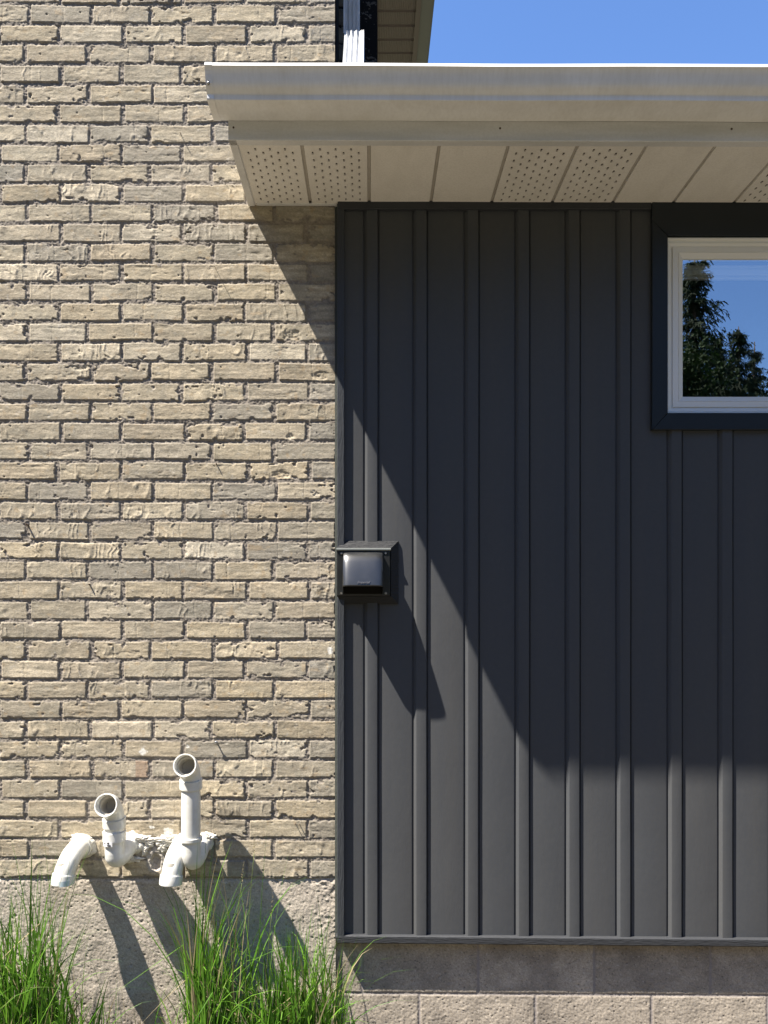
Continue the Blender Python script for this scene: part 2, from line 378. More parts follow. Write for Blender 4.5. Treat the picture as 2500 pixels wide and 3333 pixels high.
def block_fn(x, y):
    yy = y-(x-1100)*.006; cj = 3240.0; k = np.floor((yy-cj)/191.0); v = (yy-cj)-k*191
    off = np.where(k % 2 == 0, 1366.0, 1560.6-382); u = (x-off)/380.0; i = np.floor(u); w = (u-i)*380
    d = np.minimum(np.minimum(v, 191-v), np.minimum(w, 380-w))+(vn(x/7, y/7, 201)-.5)*2
    m = sst(2.5, 6.5, d)
    b = hsh(k, i, 205)
    face = -14+(fbm(x/70, y/70, 202)-.5)*2+(fbm(x/9, y/9, 203, 3)-.5)*1.5+(vn(x/3.4, y/3.4, 204)-.5)*1.0
    p1 = pits(x, y, 13, .55, 1.2, 3.0, 206)
    a = (face-p1*1.8)*m+(-15.8+(vn(x/5, y/5, 207)-.5)*.9)*(1-m)
    c = np.array([.40, .35, .285])*(.86+.28*b[:, None])*(.75+.5*fbm(x/50, y/50, 208)[:, None])*(.75+.5*vn(x/3, y/3, 209)[:, None])
    dk = sst(.5, .75, fbm(x/110, y/90, 210))[:, None]*.45; c = c*(1-dk)+np.array([.16, .14, .12])*dk
    sp = sst(.88, .95, vn(x/3.2, y/3.2, 211))[:, None]*.5; c = c*(1-sp)+np.array([.62, .58, .53])*sp
    c = c*(1-.6*p1[:, None]); mm = m[:, None]
    c = c*mm+np.array([.30, .27, .25])*(.9+.2*vn(x/9, y/9, 212)[:, None])*(1-mm)
    return a, c

# ---------------------------------------------------------------- setting: ground
GY = VY+CAMH/S     # pixel row of ground level at the wall
mb = MB(); mb.add([(-60, -60, -.006), (60, -60, -.006), (60, 60, -.006), (-60, 60, -.006)], [(0, 1, 2, 3)])
tag(mb.build('lawn', M['lawn']), kind='structure')
mb = MB(); mb.add([(-9, -7.5, 0), (9, -7.5, 0), (9, .05, 0), (-9, .05, 0)], [(0, 1, 2, 3)])
tag(mb.build('ground', M['ground']), kind='structure')

# ---------------------------------------------------------------- brick wall of the main house
bw = empty('brick_wall', P(600, GY), 'weathered buff brick wall of the main house filling the left side', 'wall')
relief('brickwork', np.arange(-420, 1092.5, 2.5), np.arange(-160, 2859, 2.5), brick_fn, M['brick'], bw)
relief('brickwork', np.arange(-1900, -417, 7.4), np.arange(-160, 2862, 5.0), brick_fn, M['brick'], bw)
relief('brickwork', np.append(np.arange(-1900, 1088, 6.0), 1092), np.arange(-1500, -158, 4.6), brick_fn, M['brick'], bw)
mb = MB(); mb.box(-1900, 1089, -2600, GY+20, -14, -330)
mb.build('wall_core', mat('brick_core', (.22, .19, .15), .9, .1), bw)
cf = empty('concrete_foundation', P(600, GY), 'rough pitted concrete foundation under the brick wall', 'foundation')
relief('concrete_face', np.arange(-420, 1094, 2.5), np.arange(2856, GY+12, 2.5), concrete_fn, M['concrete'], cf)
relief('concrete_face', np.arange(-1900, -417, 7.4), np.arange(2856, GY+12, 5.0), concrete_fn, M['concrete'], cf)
# right-hand return of the foundation so that its edge reads solid
mb = MB(); mb.box(1080, 1091, 2862, GY+10, -60, -6); mb.build('return_face', M['alu'] if False else mat('concrete_return', (.36, .31, .26), .9, .1, bump=[(80, (1, 1, 1), .8, .003)]), cf)

bf = empty('block_foundation', P(1800, GY), 'grey concrete block foundation below the dark siding', 'foundation')
relief('block_face', np.arange(1088, 2700, 2.6), np.arange(3050, GY+12, 2.6), block_fn, M['block'], bf)
relief('block_face', np.arange(2697, 4000, 6.0), np.arange(3050, GY+12, 6.0), block_fn, M['block'], bf)

# ---------------------------------------------------------------- dark siding wall
PA = 12.0                                   # face of the siding panels
sw = empty('siding_wall', P(1800, 3040), 'charcoal board and batten vinyl siding right of the brick wall', 'wall')
bat = [VX+(x-VX)*(1-PA/F) for x in (1192, 1351, 1519, 1684, 1848, 2013, 2180, 2345)]
while bat[-1] < 3700: bat.append(bat[-1]+164.6)
prof = [(1112, PA)]
for xb in bat:
    prof += [(xb-16, PA), (xb-10.5, PA-.8), (xb-8.2, PA-4.4), (xb-5.5, PA-5.4), (xb-4.2, PA-4), (xb+2.4, PA+6.4), (xb+3.6, PA+7.4), (xb+5, PA+7.7),
             (xb+33.5, PA+7.7), (xb+35.6, PA+7.2), (xb+36.2, PA+6.0), (xb+36.4, PA-5), (xb+40.5, PA-5), (xb+42.5, PA-.5), (xb+45, PA)]
prof += [(bat[-1]+90, PA)]
rowsy = [684, 765]+[765+100*i for i in range(1, 6)]+[1365]+[1365+(3052-1365)*i/18 for i in range(1, 19)]
nz = len(rowsy)-1; vs_ = []; fs = []
for j in range(nz+1):
    y = rowsy[j]
    for (x, a) in prof:
        wob = math.sin(x*.011+y*.004)*.25+math.sin(y*.0131+x*.05)*.16
        vs_.append(P(x+math.sin(y*.006+x)*.25, y+(x-1100)*.0075*(j == nz), a+wob))
n = len(prof)
for j in range(nz):
    for i in range(n-1): fs.append((j*n+i, (j+1)*n+i, (j+1)*n+i+1, j*n+i+1))
# the window opening is cut out of the sheet
wx0, wx1, wy0, wy1 = 2150, 3110, 765, 1365
mb = MB()
def keep(f):
    c = sum((vs_[i] for i in f), Vector())/4; x = c.x/S+VX; y = VY-(c.z-CAMH)/S
    return not (wx0 < x < wx1 and wy0 < y < wy1)
mb.add(vs_, [f for f in fs if keep(f)])
o = mb.build('board_and_batten_panel', M['siding'], sw, smooth=True, auto=35)
# corner trim beside the bricks
mb = MB()
for (y0, y1) in ((676, 1786), (1944, 3046)):
    mb.box(1098.5, 1122, y0, y1, -6, PA+14, b=2.2)
mb.build('corner_trim', M['grainv'], sw)
mb = MB(); ys = np.linspace(676, 3050, 120)
vs_ = []; rnd = random.Random(3)
for y in ys:
    w = rnd.uniform(-1.0, 1.0)
    vs_ += [P(1090.5, y, 1.5), P(1094+w*.5, y, 6+w), P(1099.2, y, 8+w)]
mb.add(vs_, [(i*3+k, i*3+k+3, i*3+k+4, i*3+k+1) for i in range(len(ys)-1) for k in (0, 1)])
mb.build('caulk_bead', mat('grey_green_caulk', (.045, .05, .045), .8, .15, bump=[(80, (1, 1, 1), .8, .003)]), sw, smooth=True)
mb = MB(); mb.box(1100, 2111, 668, 694, -6, PA+15, b=2.2); mb.build('top_trim', M['grain'], sw)
# sloping starter rail at the foot
mb = MB(); sl = .0085
pr = [(-8, 3034), (PA+10, 3034), (PA+14.5, 3036.5), (PA+15, 3040), (PA+15, 3056), (PA+13.5, 3059), (PA+8, 3060), (-8, 3060)]
vs_ = []; xs = [1096+i*26 for i in range(100)]
for x in xs: vs_ += [P(x, y+(x-1100)*sl, a) for a, y in pr]
m8 = len(pr); fs = [(i*m8+k, i*m8+(k+1) % m8, (i+1)*m8+(k+1) % m8, (i+1)*m8+k) for i in range(len(xs)-1) for k in range(m8)]
fs += [tuple(range(m8-1, -1, -1)), tuple(range((len(xs)-1)*m8, len(xs)*m8))]
mb.add(vs_, fs); mb.build('starter_rail', M['grain'], sw)
# sheathing behind, around the window
mb = MB()
mb.box(1102, 2158, 660, 3050, -12, PA-6); mb.box(3102, 3690, 660, 3050, -12, PA-6)
mb.box(2158, 3102, 660, 772, -12, PA-6); mb.box(2158, 3102, 1358, 3050, -12, PA-6)
mb.box(3640, 3690, 500, GY, -2500, -13)
mb.build('sheathing', M['dark'], sw)

# ---------------------------------------------------------------- window
ww = empty('window', P(2600, 1405), 'white framed window in a black casing reflecting dark conifers', 'window')
X0, X1, Y0, Y1 = 2163, 3097, 781, 1351
OX0, OX1, OY0, OY1 = 2113, 3147, 673, 1405
gp = .7
def board(pts):
    mb = MB(); cx = sum(p[0] for p in pts)/4; cy = sum(p[1] for p in pts)/4
    ins = [(x+math.copysign(1.2, cx-x), y+math.copysign(1.2, cy-y)) for x, y in pts]
    vs_ = [P(x, y, 4) for x, y in pts]+[P(x, y, PA+15.5) for x, y in pts]+[P(x, y, PA+17) for x, y in ins]
    fs = [(k*4+i, k*4+(i+1) % 4, k*4+4+(i+1) % 4, k*4+4+i) for k in (0, 1) for i in range(4)]+[(8, 9, 10, 11), (3, 2, 1, 0)]
    mb.add(vs_, fs); return mb.build('casing_board', M['casing'], ww)
board([(OX0, 732+gp), (OX0, OY1-gp), (X0, Y1-gp*.5), (X0, Y0+gp)])
board([(OX0+gp, OY1), (OX1-gp, OY1), (X1-gp, Y1), (X0+gp, Y1)])
board([(OX1, OY1-gp), (OX1, 732), (X1, Y0+gp), (X1, Y1-gp)])
mb = MB(); mb.add([P(x, y, a) for a in (4, PA+17) for x, y in ((OX0, OY0), (OX0, 732-gp), (X0, Y0-gp), (X1, Y0-gp), (OX1, 732-gp), (OX1, OY0))],
       [(0, 1, 2, 3, 4, 5)[::-1], (6, 7, 8, 9, 10, 11)]+[(i, (i+1) % 6, (i+1) % 6+6, i+6) for i in range(6)])
mb.build('casing_board', M['casing'], ww)
def rr(i, a, t=0): return (X0+i, X1-i, Y0+i+t, Y1-i, a)
mb = MB(); mb.rings([rr(1, -20), rr(1, 18), rr(2, 19.5), rr(5, 19.5), rr(6, 18), rr(6.2, 9), rr(9, 8.6), rr(9.5, 9.6, 6), rr(23, 2, 6), rr(24, 1, 4), rr(24, -26, 4)])
mb.build('window_frame', M['vinyl'], ww, smooth=True, auto=20)
mb = MB(); mb.rings([rr(24.2, -24), rr(24.2, 5), rr(25, 6), rr(42, 6.4), rr(42.3, 4.6), rr(43.5, 4.6), rr(43.8, 6.2), rr(58, -1.5), rr(60, -2.5), rr(60.2, -9), rr(60.4, -20)])
mb.build('sash', M['vinyl'], ww, smooth=True, auto=20)
mb = MB(); mb.add([P(X0+58, Y0+58, -7.5), P(X0+58, Y1-58, -7.5), P(X1-58, Y1-58, -7.5), P(X1-58, Y0+58, -7.5)], [(0, 1, 2, 3)])
mb.build('glass_pane', M['glass'], ww)
mb = MB(); mb.box(X0+40, X1-40, Y0+64, Y0+76, -52, -40, b=2); mb.box(X0+40, X1-40, Y0+77.5, Y0+97, -60, -38, b=2); mb.box(X0+40, X1-40, Y0+98, Y0+101, -52, -46)
mb.box(X0+40, X1-40, Y0+102, Y0+108, -56, -42, b=2)
mb.build('blind_headrail', M['blind'], ww)
mb = MB(); mb.rings([(X0+24, X1-24, Y0+24, Y1-24, -26), (X0+20, X1-20, Y0+20, Y1-20, -30), (X0-300, X1+300, Y0-100, Y1+900, -40), (X0-300, X1+300, Y0-100, Y1+900, -2600)], cap=True)
mb.build('room_interior', M['interior'], ww)

# ---------------------------------------------------------------- eave: soffit, fascia, roof
def shear(o, x0=800, k=.003):
    me = o.data
    for v in me.vertices: v.co.z -= (v.co.x-(x0-VX)*S)*k
    return o
SY = 672.0; FD = 354.0        # soffit level, fascia depth
XL = 809.0; XR = 3900.0
ev = empty('roof_eave', P(1800, SY, 150), 'cream soffit overhang with vented panels above the dark siding', 'eave')
seams = [831, 1016, 1206, 1405, 1601, 1796, 1991, 2186, 2381]
while seams[-1] < XR-60: seams.append(seams[-1]+195)
vent = {0, 1, 4, 5, 8, 9, 12, 13}
for i in range(len(seams)-1):
    x0, x1 = seams[i], min(seams[i+1], XR-4)
    mb = MB()
    # panel with a folded groove along its right edge
    g0 = x1-9.5
    pf = [(x0+.4, SY-9), (x0+.8, SY-4), (x0+2, SY-3), (g0-1.5, SY-3), (g0, SY-3.6), (g0+1, SY-7.5), (x1-1.2, SY-8.2), (x1-.2, SY-8.2)]
    vs_ = []
    for a in (-10, 90, 200, FD-12): vs_ += [P(x, y+math.sin(a*.013+x)*.5, a) for x, y in pf]
    n = len(pf); fs = []; mi = []
    for k in range(3):
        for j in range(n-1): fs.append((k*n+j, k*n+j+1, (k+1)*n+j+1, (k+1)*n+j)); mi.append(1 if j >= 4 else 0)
    mb.add(vs_, fs); mb.mi = mi
    if i in vent:
        nr = 18; rg = random.Random(i)
        for r_ in range(nr):
            a = 5+(FD-52)*r_/(nr-1)
            cols = 4 if r_ % 2 == 0 else 3
            for c_ in range(cols):
                cx = x0+24+(c_+(0 if cols == 4 else .5))*((x1-x0-58)/3.0)
                cx += rg.uniform(-.7, .7)
                # small punched louvre: dark slot with a lifted tab along it
                mb.box(cx-2.0, cx+2.0, SY-4.2, SY-1.5, a-4.8, a+4.8, mi=2)
                mb.add([P(cx-1.0, SY-1.4, a-4), P(cx+1.1, SY-1.4, a-4), P(cx+.9, SY-.9, a+2.2), P(cx-.8, SY-.9, a+2.2)], [(0, 1, 2, 3)], mi=0)
    mb.box(g0+1.2, x1-1.4, SY-7.2, SY-3.2, 6, 23, mi=2)
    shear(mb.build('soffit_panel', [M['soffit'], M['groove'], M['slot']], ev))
# channel against the wall, and the folded edge strip at the left end
mb = MB(); mb.box(838, 1096, SY-10, SY-.5, 3.5, 15, b=1.5); mb.box(1097, XR, SY-9, SY-1, 8, 13.5, b=1); shear(mb.build('wall_channel', M['alu_fascia'], ev))
mb = MB(); mb.poly_x([(2, SY-12), (FD-2, SY-12), (FD-2, SY), (2, SY)], XL, 830)
mb.box(830.2, 833, SY-11, SY-2.5, 6, FD-16); shear(mb.build('end_strip', M['alu_fascia'], ev))
mb = MB()
mb.poly_x([(FD, SY-150), (FD, SY-1.5), (FD-1.5, SY), (FD-24, SY), (FD-24, SY-1.6), (FD-4, SY-2.2), (FD-4, SY-150)], XL-.5, XR)
shear(mb.build('fascia', M['alu_fascia'], ev))
for x in (823, 1568, 2215, 2950):
    mb = MB(); c = P(x, SY-35, FD); sweep(mb, [c+Vector((0, .001, 0)), c+Vector((0, -.0012, 0)), c+Vector((0, -.002, 0))], [.0032, .003, .001], n=10)
    shear(mb.build('fascia_nail', M['nail'], ev))
# left gable closing board and the roof plane
mb = MB(); mb.prism([(XL+1, SY-12), (XL+3, SY-12), (XL+3, SY-140), (XL+1, SY-140)], 3, FD-5)
mb.build('end_board', M['alu_fascia'], ev)
mb = MB(); rs = math.tan(R(16))
mb.poly_x([(FD+18, SY-147), (FD+18, SY-153), (-2200, SY-153-(FD+2218)*rs), (-2200, SY-141-(FD+2218)*rs), (FD-4, SY-141)], XL-8, XR)
mb.build('roof', M['shingle'], ev)

# ---------------------------------------------------------------- gutter
GB = SY-54; GT = SY-139; GX = 769
gu = empty('rain_gutter', P(1800, GB, 380), 'white aluminium rain gutter with sunlit top lip along the eave', 'gutter')
ctrl = [(FD+1.5, GT-4), (FD+1.5, GB), (FD+86, GB), (FD+88, GB-1), (FD+88.6, GB-3), (FD+88.6, GB-13), (FD+90, GB-16), (FD+96, GB-21.5), (FD+101.5, GB-28), (FD+105.5, GB-36),
        (FD+108.5, GB-46), (FD+111.5, GB-57), (FD+115.5, GB-67), (FD+119.5, GB-73.5), (FD+121, GB-75), (FD+122, GB-75.6), (FD+118, GB-86), (FD+116.5, GB-88), (FD+108, GB-88), (FD+107, GB-84)]
ctrl = [(a, y if y > GB-12 or i == 0 else GB-13+(y-(GB-13))*.885) for i, (a, y) in enumerate(ctrl)]
mb = MB(); vs_ = []; xs = [GX+i*(XR-GX)/60 for i in range(61)]
for x in xs: vs_ += [P(x, y+math.sin(x*.009)*.5, a+math.sin(x*.004+y*.02)*.7) for a, y in ctrl]
n = len(ctrl)
mb.add(vs_, [(i*n+k, i*n+k+1, (i+1)*n+k+1, (i+1)*n+k) for i in range(60) for k in range(n-1)])
shear(mb.build('trough', M['alu'], gu, smooth=True, auto=28), k=.0028)
# end cap: a plate with a flange that wraps the profile
mb = MB(); capx = GX-1
def off(p, i, e):
    a0, y0 = ctrl[max(i-1, 0)]; a1, y1 = ctrl[min(i+1, n-1)]; dx, dy = a1-a0, y1-y0; l = math.hypot(dx, dy) or 1
    return (p[0]-dy/l*e*-1*-1, p[1]+dx/l*e)
outer = [off(p, i, 1.6) for i, p in enumerate(ctrl[:18])]
# plate
mb.add([P(capx, y, a) for a, y in outer], [tuple(range(len(outer)))])
# flange
vs_ = [P(capx, y, a) for a, y in outer]+[P(capx+19, y, a) for a, y in outer]
m_ = len(outer); mb.add(vs_, [(i, i+1, i+1+m_, i+m_) for i in range(m_-1)])
ec = shear(mb.build('end_cap', M['alu'], gu), k=.0028)
mb = MB(); c = P(775.5, GB-32, FD+108); sweep(mb, [c+Vector((0, .004, 0)), c+Vector((0, -.001, 0)), c+Vector((0, -.003, 0))], [.0045, .0042, .0015], n=12)
mb.build('rivet', M['screw'], gu, smooth=True)

# ---------------------------------------------------------------- upper part of the main house behind
ub = empty('upper_house_wall', P(1150, -300, -260), 'brick wall recessed behind the downspout, shade painted into its colour', 'wall')
def shaded_brick_fn(x, y):
    a, c = brick_fn(x-40, y); return a-260, c*.35  # same brick colours, darkened to paint in the shade of the recess
relief('brickwork', np.arange(1060, 1232, 4), np.arange(-700, 640, 4), shaded_brick_fn, M['brick'], ub)
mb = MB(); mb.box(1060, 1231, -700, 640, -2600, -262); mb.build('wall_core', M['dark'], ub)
mb = MB(); mb.box(1089.5, 1092, -700, 640, -262, -6); mb.build('return_face', M['dark'], ub)  # brick return in near-black, its shade painted in
HZ = 3.70                                            # upper soffit above the camera
ue = empty('upper_eave', (.1, 2, CAMH+HZ), 'tan ribbed soffit and grey fascia of the upper roof against the sky', 'eave')
SX0, SX1, SX2 = .042, .283, .378
mb = MB(); y = .2; k = 0; vs_ = []; fs = []; rows = []
flute = 22
while y < 6.2:
    # each 120 mm pan: fluted flat then a recess
    rows += [(y, 0, 1), (y+.094, 0, 1), (y+.097, .010, 0), (y+.116, .010, 0), (y+.119, 0, 1)]; y += .1195
nx = flute*2+1
for (yy, dz, fl) in rows:
    for i in range(nx):
        x = SX0+(SX1-SX0)*i/(nx-1)
        vs_.append((x, yy, CAMH+HZ+dz+(.0035 if (i % 2 and fl) else 0)))
for j in range(len(rows)-1):
    for i in range(nx-1): fs.append((j*nx+i, j*nx+i+1, (j+1)*nx+i+1, (j+1)*nx+i))
mb.add(vs_, fs); mb.build('soffit_panel', M['old_soffit'], ue)
def wbox(mb, x0, x1, y0, y1, z0, z1, mi=0):
    vs_ = [(x, y, z) for x in (x0, x1) for y in (y0, y1) for z in (z0, z1)]
    mb.add(vs_, [(0, 1, 3, 2), (4, 6, 7, 5), (0, 4, 5, 1), (2, 3, 7, 6), (0, 2, 6, 4), (1, 5, 7, 3)], mi)
mb = MB(); wbox(mb, SX0-.012, SX0, .2, 6.2, CAMH+HZ-.012, CAMH+HZ+.02); mb.build('wall_channel', M['old_fascia'], ue)
mb = MB(); wbox(mb, SX1, SX1+.028, .2, 6.2, CAMH+HZ-.010, CAMH+HZ+.16); mb.build('inner_strip', M['old_soffit'], ue)
mb = MB(); wbox(mb, SX1+.029, SX2, .2, 6.2, CAMH+HZ-.004, CAMH+HZ+.17)
wbox(mb, SX2+.001, SX2+.014, .2, 6.2, CAMH+HZ+.01, CAMH+HZ+.18); mb.build('fascia', M['old_fascia'], ue)
mb = MB(); vs_ = [(-3.0, .1, CAMH+HZ+1.6), (SX2+.03, .1, CAMH+HZ+.182), (SX2+.03, 6.3, CAMH+HZ+.182), (-3.0, 6.3, CAMH+HZ+1.6)]
mb.add(vs_+[(x, y, z+.03) for x, y, z in vs_], [(0, 1, 2, 3), (4, 5, 6, 7), (0, 1, 5, 4), (1, 2, 6, 5), (2, 3, 7, 6), (3, 0, 4, 7)])
mb.build('roof', M['shingle'], ue)

# downspout: fluted rectangular pipe with an elbow kicking out over the roof
def fluted(w, d, nfl=4):
    pts = []
    # front side from left to right with flutes, then back
    N = nfl*6
    for i in range(N+1):
        u = i/N; x = -w/2+w*u; f = .5-.5*math.cos(2*math.pi*nfl*u)
        e = 1 if .06 < u < .94 else 0
        pts.append((x, d/2-(.0075*(1-f))*e))
    for i in range(1, 7):
        u = i/7; pts.append((w/2, d/2-d*u))
    for i in range(0, 9):
        u = i/8; pts.append((w/2-w*u, -d/2))
    for i in range(1, 7):
        u = i/7; pts.append((-w/2, -d/2+d*u))
    return pts
def duct(mb, path, sec, crimps=0):
    """path: list of (origin, forward-normal n in the y/z plane, scale)"""
    vs_ = []; m = len(sec)
    for (o, nrm, sc) in path:
        for (x, q) in sec: vs_.append(o+Vector((x*sc, 0, 0))+nrm*(q*sc))
    mb.add(vs_, [(i*m+k, i*m+(k+1) % m, (i+1)*m+(k+1) % m, (i+1)*m+k) for i in range(len(path)-1) for k in range(m)])
dp = empty('downspout', P(1148, 170, -30), 'white fluted downspout with bright sunlit elbow above the gutter', 'downspout')
sec = fluted(.056, .060)
ox = (1145-VX)*S*1.03
mb = MB(); duct(mb, [(Vector((ox, .072, z)), Vector((0, -1, 0)), 1) for z in (CAMH+(VY-(-500))*S, CAMH+(VY-78)*S)], sec); mb.build('pipe', M['downspout'], dp, smooth=True, auto=40)
sec2 = fluted(.068, .072); path = []
zt = CAMH+(VY-80)*S; rad = .085; c = Vector((ox+.010, .056-rad, zt-.003))
for i in range(19):
    th = R(38)*i/18
    o_ = c+Vector((0, rad*math.cos(th), -rad*math.sin(th)))
    nrm = Vector((0, -math.cos(th), math.sin(th)))
    path.append((o_, nrm, 1+(.035 if i % 4 == 1 else 0)*.6))
end = path[-1]; dr = Vector((0, -math.sin(R(38)), -math.cos(R(38))))
path.append((end[0]+dr*.30, end[1], 1))
# mirrored: the outer bend faces the sun
mb = MB(); duct(mb, path, [(x, q) for x, q in sec2]); mb.build('elbow', M['downspout'], dp, smooth=True, auto=40)

# ---------------------------------------------------------------- dryer vent hood
hd = empty('vent_hood', P(1184, 1940, 20), 'black plastic exhaust vent hood on a square mounting block', 'vent')
mb = MB()
mb.rings([(1116, 1296, 1762, 1966, PA-8), (1116, 1296, 1762, 1966, PA+5), (1117, 1295, 1763.5, 1964.5, PA+7), (1098, 1272, 1787, 1941, PA+20), (1098.5, 1270, 1788, 1940, PA+16)], cap=True)
mb.build('mounting_block', mat('dark_wood_grain_block', (.020, .021, .023), .5, .2, bump=[(30, (1, 1, 7), .9, .003)]), hd)
mb = MB(); mb.poly_x([(PA+14, 1795), (PA+14, 1786.5), (PA+22, 1786.5), (PA+26, 1789), (PA+26.5, 1793), (PA+24, 1795)], 1096.5, 1271)
mb.build('top_lip', mat('grey_lip', (.12, .13, .125), .4, .5), hd)
mb = MB(); mb.box(1098.5, 1269, 1796, 1939, PA+12, PA+22, b=2)
mb.build('face_plate', M['hood'], hd)
pr = [(PA+20, 1801), (PA+34, 1801.5), (PA+44, 1803.5), (PA+52, 1808), (PA+60, 1818), (PA+68, 1834), (PA+77, 1858), (PA+86, 1884), (PA+93, 1907), (PA+94, 1911)]
pr = [(PA+(a-PA)*1.08 if a > PA+30 else a, y) for a, y in pr]; NXH = 22; vs_ = []; m_ = len(pr)
for i in range(NXH+1):
    u = 2*i/NXH-1; e = abs(u)**7
    for j, (a, y) in enumerate(pr):
        hw = 61+2.5*j/(m_-1)
        aa = a-(a-(PA+20))*0.10*abs(u)**8-2.4*u*u
        x = 1182+hw*math.copysign(abs(u)**.85, u)
        vs_.append(P(x, y+e*1.5, aa))
mb = MB(); mb.add(vs_, [(i*m_+j, (i+1)*m_+j, (i+1)*m_+j+1, i*m_+j+1) for i in range(NXH) for j in range(m_-1)])
for i in (0, NXH):
    ring = [vs_[i*m_+j] for j in range(m_)]+[P(1182+(-1 if i == 0 else 1)*63.5, 1936, PA+22)]
    mb.add(ring, [tuple(range(len(ring)))])
sh = mb.build('hood_shell', M['hood'], hd, smooth=True, auto=50)
sh.modifiers.new('thickness', 'SOLIDIFY').thickness = .0018
mb = MB(); mb.box(1122, 1242, 1830, 1934, PA+23, PA+30, b=1.5); mb.build('damper_flap', M['dark'], hd)
for (x, y) in ((1111.5, 1801), (1255.5, 1800), (1111, 1931), (1256, 1931)):
    mb = MB(); x, y, a = U(x, y, PA+22); c = P(x, y, a)
    sweep(mb, [c+Vector((0, .001, 0)), c+Vector((0, -.0015, 0)), c+Vector((0, -.0022, 0)), c+Vector((0, -.0012, 0))], [.0042, .0042, .0028, .0016], n=12)
    mb.build('screw', M['screw'], hd)
cu = bpy.data.curves.new('lettering', 'FONT'); cu.body = 'Imperial'; cu.size = .0125; cu.shear = .35; cu.extrude = .0006; cu.align_x = 'CENTER'
to = bpy.data.objects.new('lettering', cu); col.objects.link(to); bpy.context.view_layer.update()
me = bpy.data.meshes.new_from_object(to.evaluated_get(bpy.context.evaluated_depsgraph_get())); bpy.data.objects.remove(to)
lo = link('lettering', me, mat('embossed_letters', (.10, .10, .11), .3, .6), hd)
me.transform(Matrix.Translation(P(1183.5, 1903, PA+101)) @ Matrix.Rotation(R(90-19), 4, 'X'))

# ---------------------------------------------------------------- pvc pipes
PR = 30.0*S; SR = 35.6*S
def pipe_thing(label, ctrl, sockets, openings=(), stick=None):
    """ctrl: wall-pixel points (x,y,a); sockets: (t0,t1) fractions of the path where a fitting collar sits"""
    root = empty('vent_pipe', P(ctrl[0][0], ctrl[0][1], 0), label, 'pipe', 'white plastic vent pipes through the brick wall')
    pts = spline([P(*c) for c in ctrl], 12)
    L = [0]
    for i in range(1, len(pts)): L.append(L[-1]+(pts[i]-pts[i-1]).length)
    T = L[-1]
    def at(s):
        s = max(0, min(T, s))
        for i in range(1, len(pts)):
            if L[i] >= s: f = (s-L[i-1])/max(L[i]-L[i-1], 1e-9); return pts[i-1].lerp(pts[i], f)
        return pts[-1]
    mb = MB(); rw = []
    for i in range(76):
        p_ = at(T*i/80); yy = VY-(p_.z-CAMH)/S; fit = T < .2 or i/80 < .30 or i/80 > 1-.085/T*1.0
        if T > .2 and sockets[0][0] > 100: fit = i/80*T < .11 or yy < sockets[1][1]+2
        rw.append(31.8*S if fit else PR)
    sweep(mb, [at(T*i/80) for i in range(76)], rw, n=36, cap1=False)
    mb.build('tube', M['pvc'], root, smooth=True, auto=50)
    for (s0, s1) in sockets:       # metres from the wall end; negative from the far end; > 100: pixel rows on the riser
        if s0 > 100:
            def srow(yy):
                best = 0
                for i in range(1, 401):
                    s_ = T*i/400; p_ = at(s_)
                    if s_ > T*.35 and VY-(p_.z-CAMH)/S <= yy: return s_
                return T
            s0, s1 = srow(s0), srow(s1)
        if s0 < 0: s0 += T
        if s1 <= 0: s1 += T
        n = 10; ss = [s0-.004, s0-.0005, s0]+[s0+(s1-s0)*i/n for i in range(1, n)]+[s1]
        rd = [PR*.99, PR*1.03, SR*.985]+[SR]*(n-1)+[SR]
        mb = MB()
        if s1 >= T-1e-6:           # open end: turn the rim inwards
            p = [at(s) for s in ss]; d = (p[-1]-p[-3]).normalized(); p = p+[p[-1]+d*.0012, p[-1]+d*.0012, p[-1]-d*.001, p[-1]-d*.024, p[-1]-d*.0245, p[-1]-d*.060]
            rd = rd+[SR*.985, SR*.90, SR*.875, SR*.855, SR*.70, SR*.66]
            p = p+[p[-1]-d*.01]; rd = rd+[SR*.60]
            # keep frames stable where the path doubles back: build the two halves separately
            k = len(ss)
            sweep(mb, p[:k+1], rd[:k+1], n=36, cap0=False, cap1=False)
            tn = d; ref = Vector((1, 0, 0)); u = (ref-tn*ref.dot(tn)).normalized(); w = tn.cross(u)
            q = p[k:]; rq = rd[k:]; vs_ = []
            for c, r_ in zip(q, rq):
                for j in range(36):
                    t_ = 2*math.pi*j/36; vs_.append(c+(u*math.cos(t_)+w*math.sin(t_))*r_)
            nn = len(q); mb.add(vs_, [(i*36+j, i*36+(j+1) % 36, (i+1)*36+(j+1) % 36, (i+1)*36+j) for i in range(3) for j in range(36)])
            mb.add(vs_, [(i*36+j, i*36+(j+1) % 36, (i+1)*36+(j+1) % 36, (i+1)*36+j) for i in range(3, nn-1) for j in range(36)]+[tuple(range((nn-1)*36, nn*36))], mi=1)
        else:
            ss = ss+[s1+.0005, s1+.0006]; rd = rd+[SR*.99, PR*1.0]
            sweep(mb, [at(s) for s in ss], rd, n=36, cap0=False, cap1=False)
        mb.build('collar', [M['pvc'], M['pvcin']], root, smooth=True, auto=45)
    return root, at, T
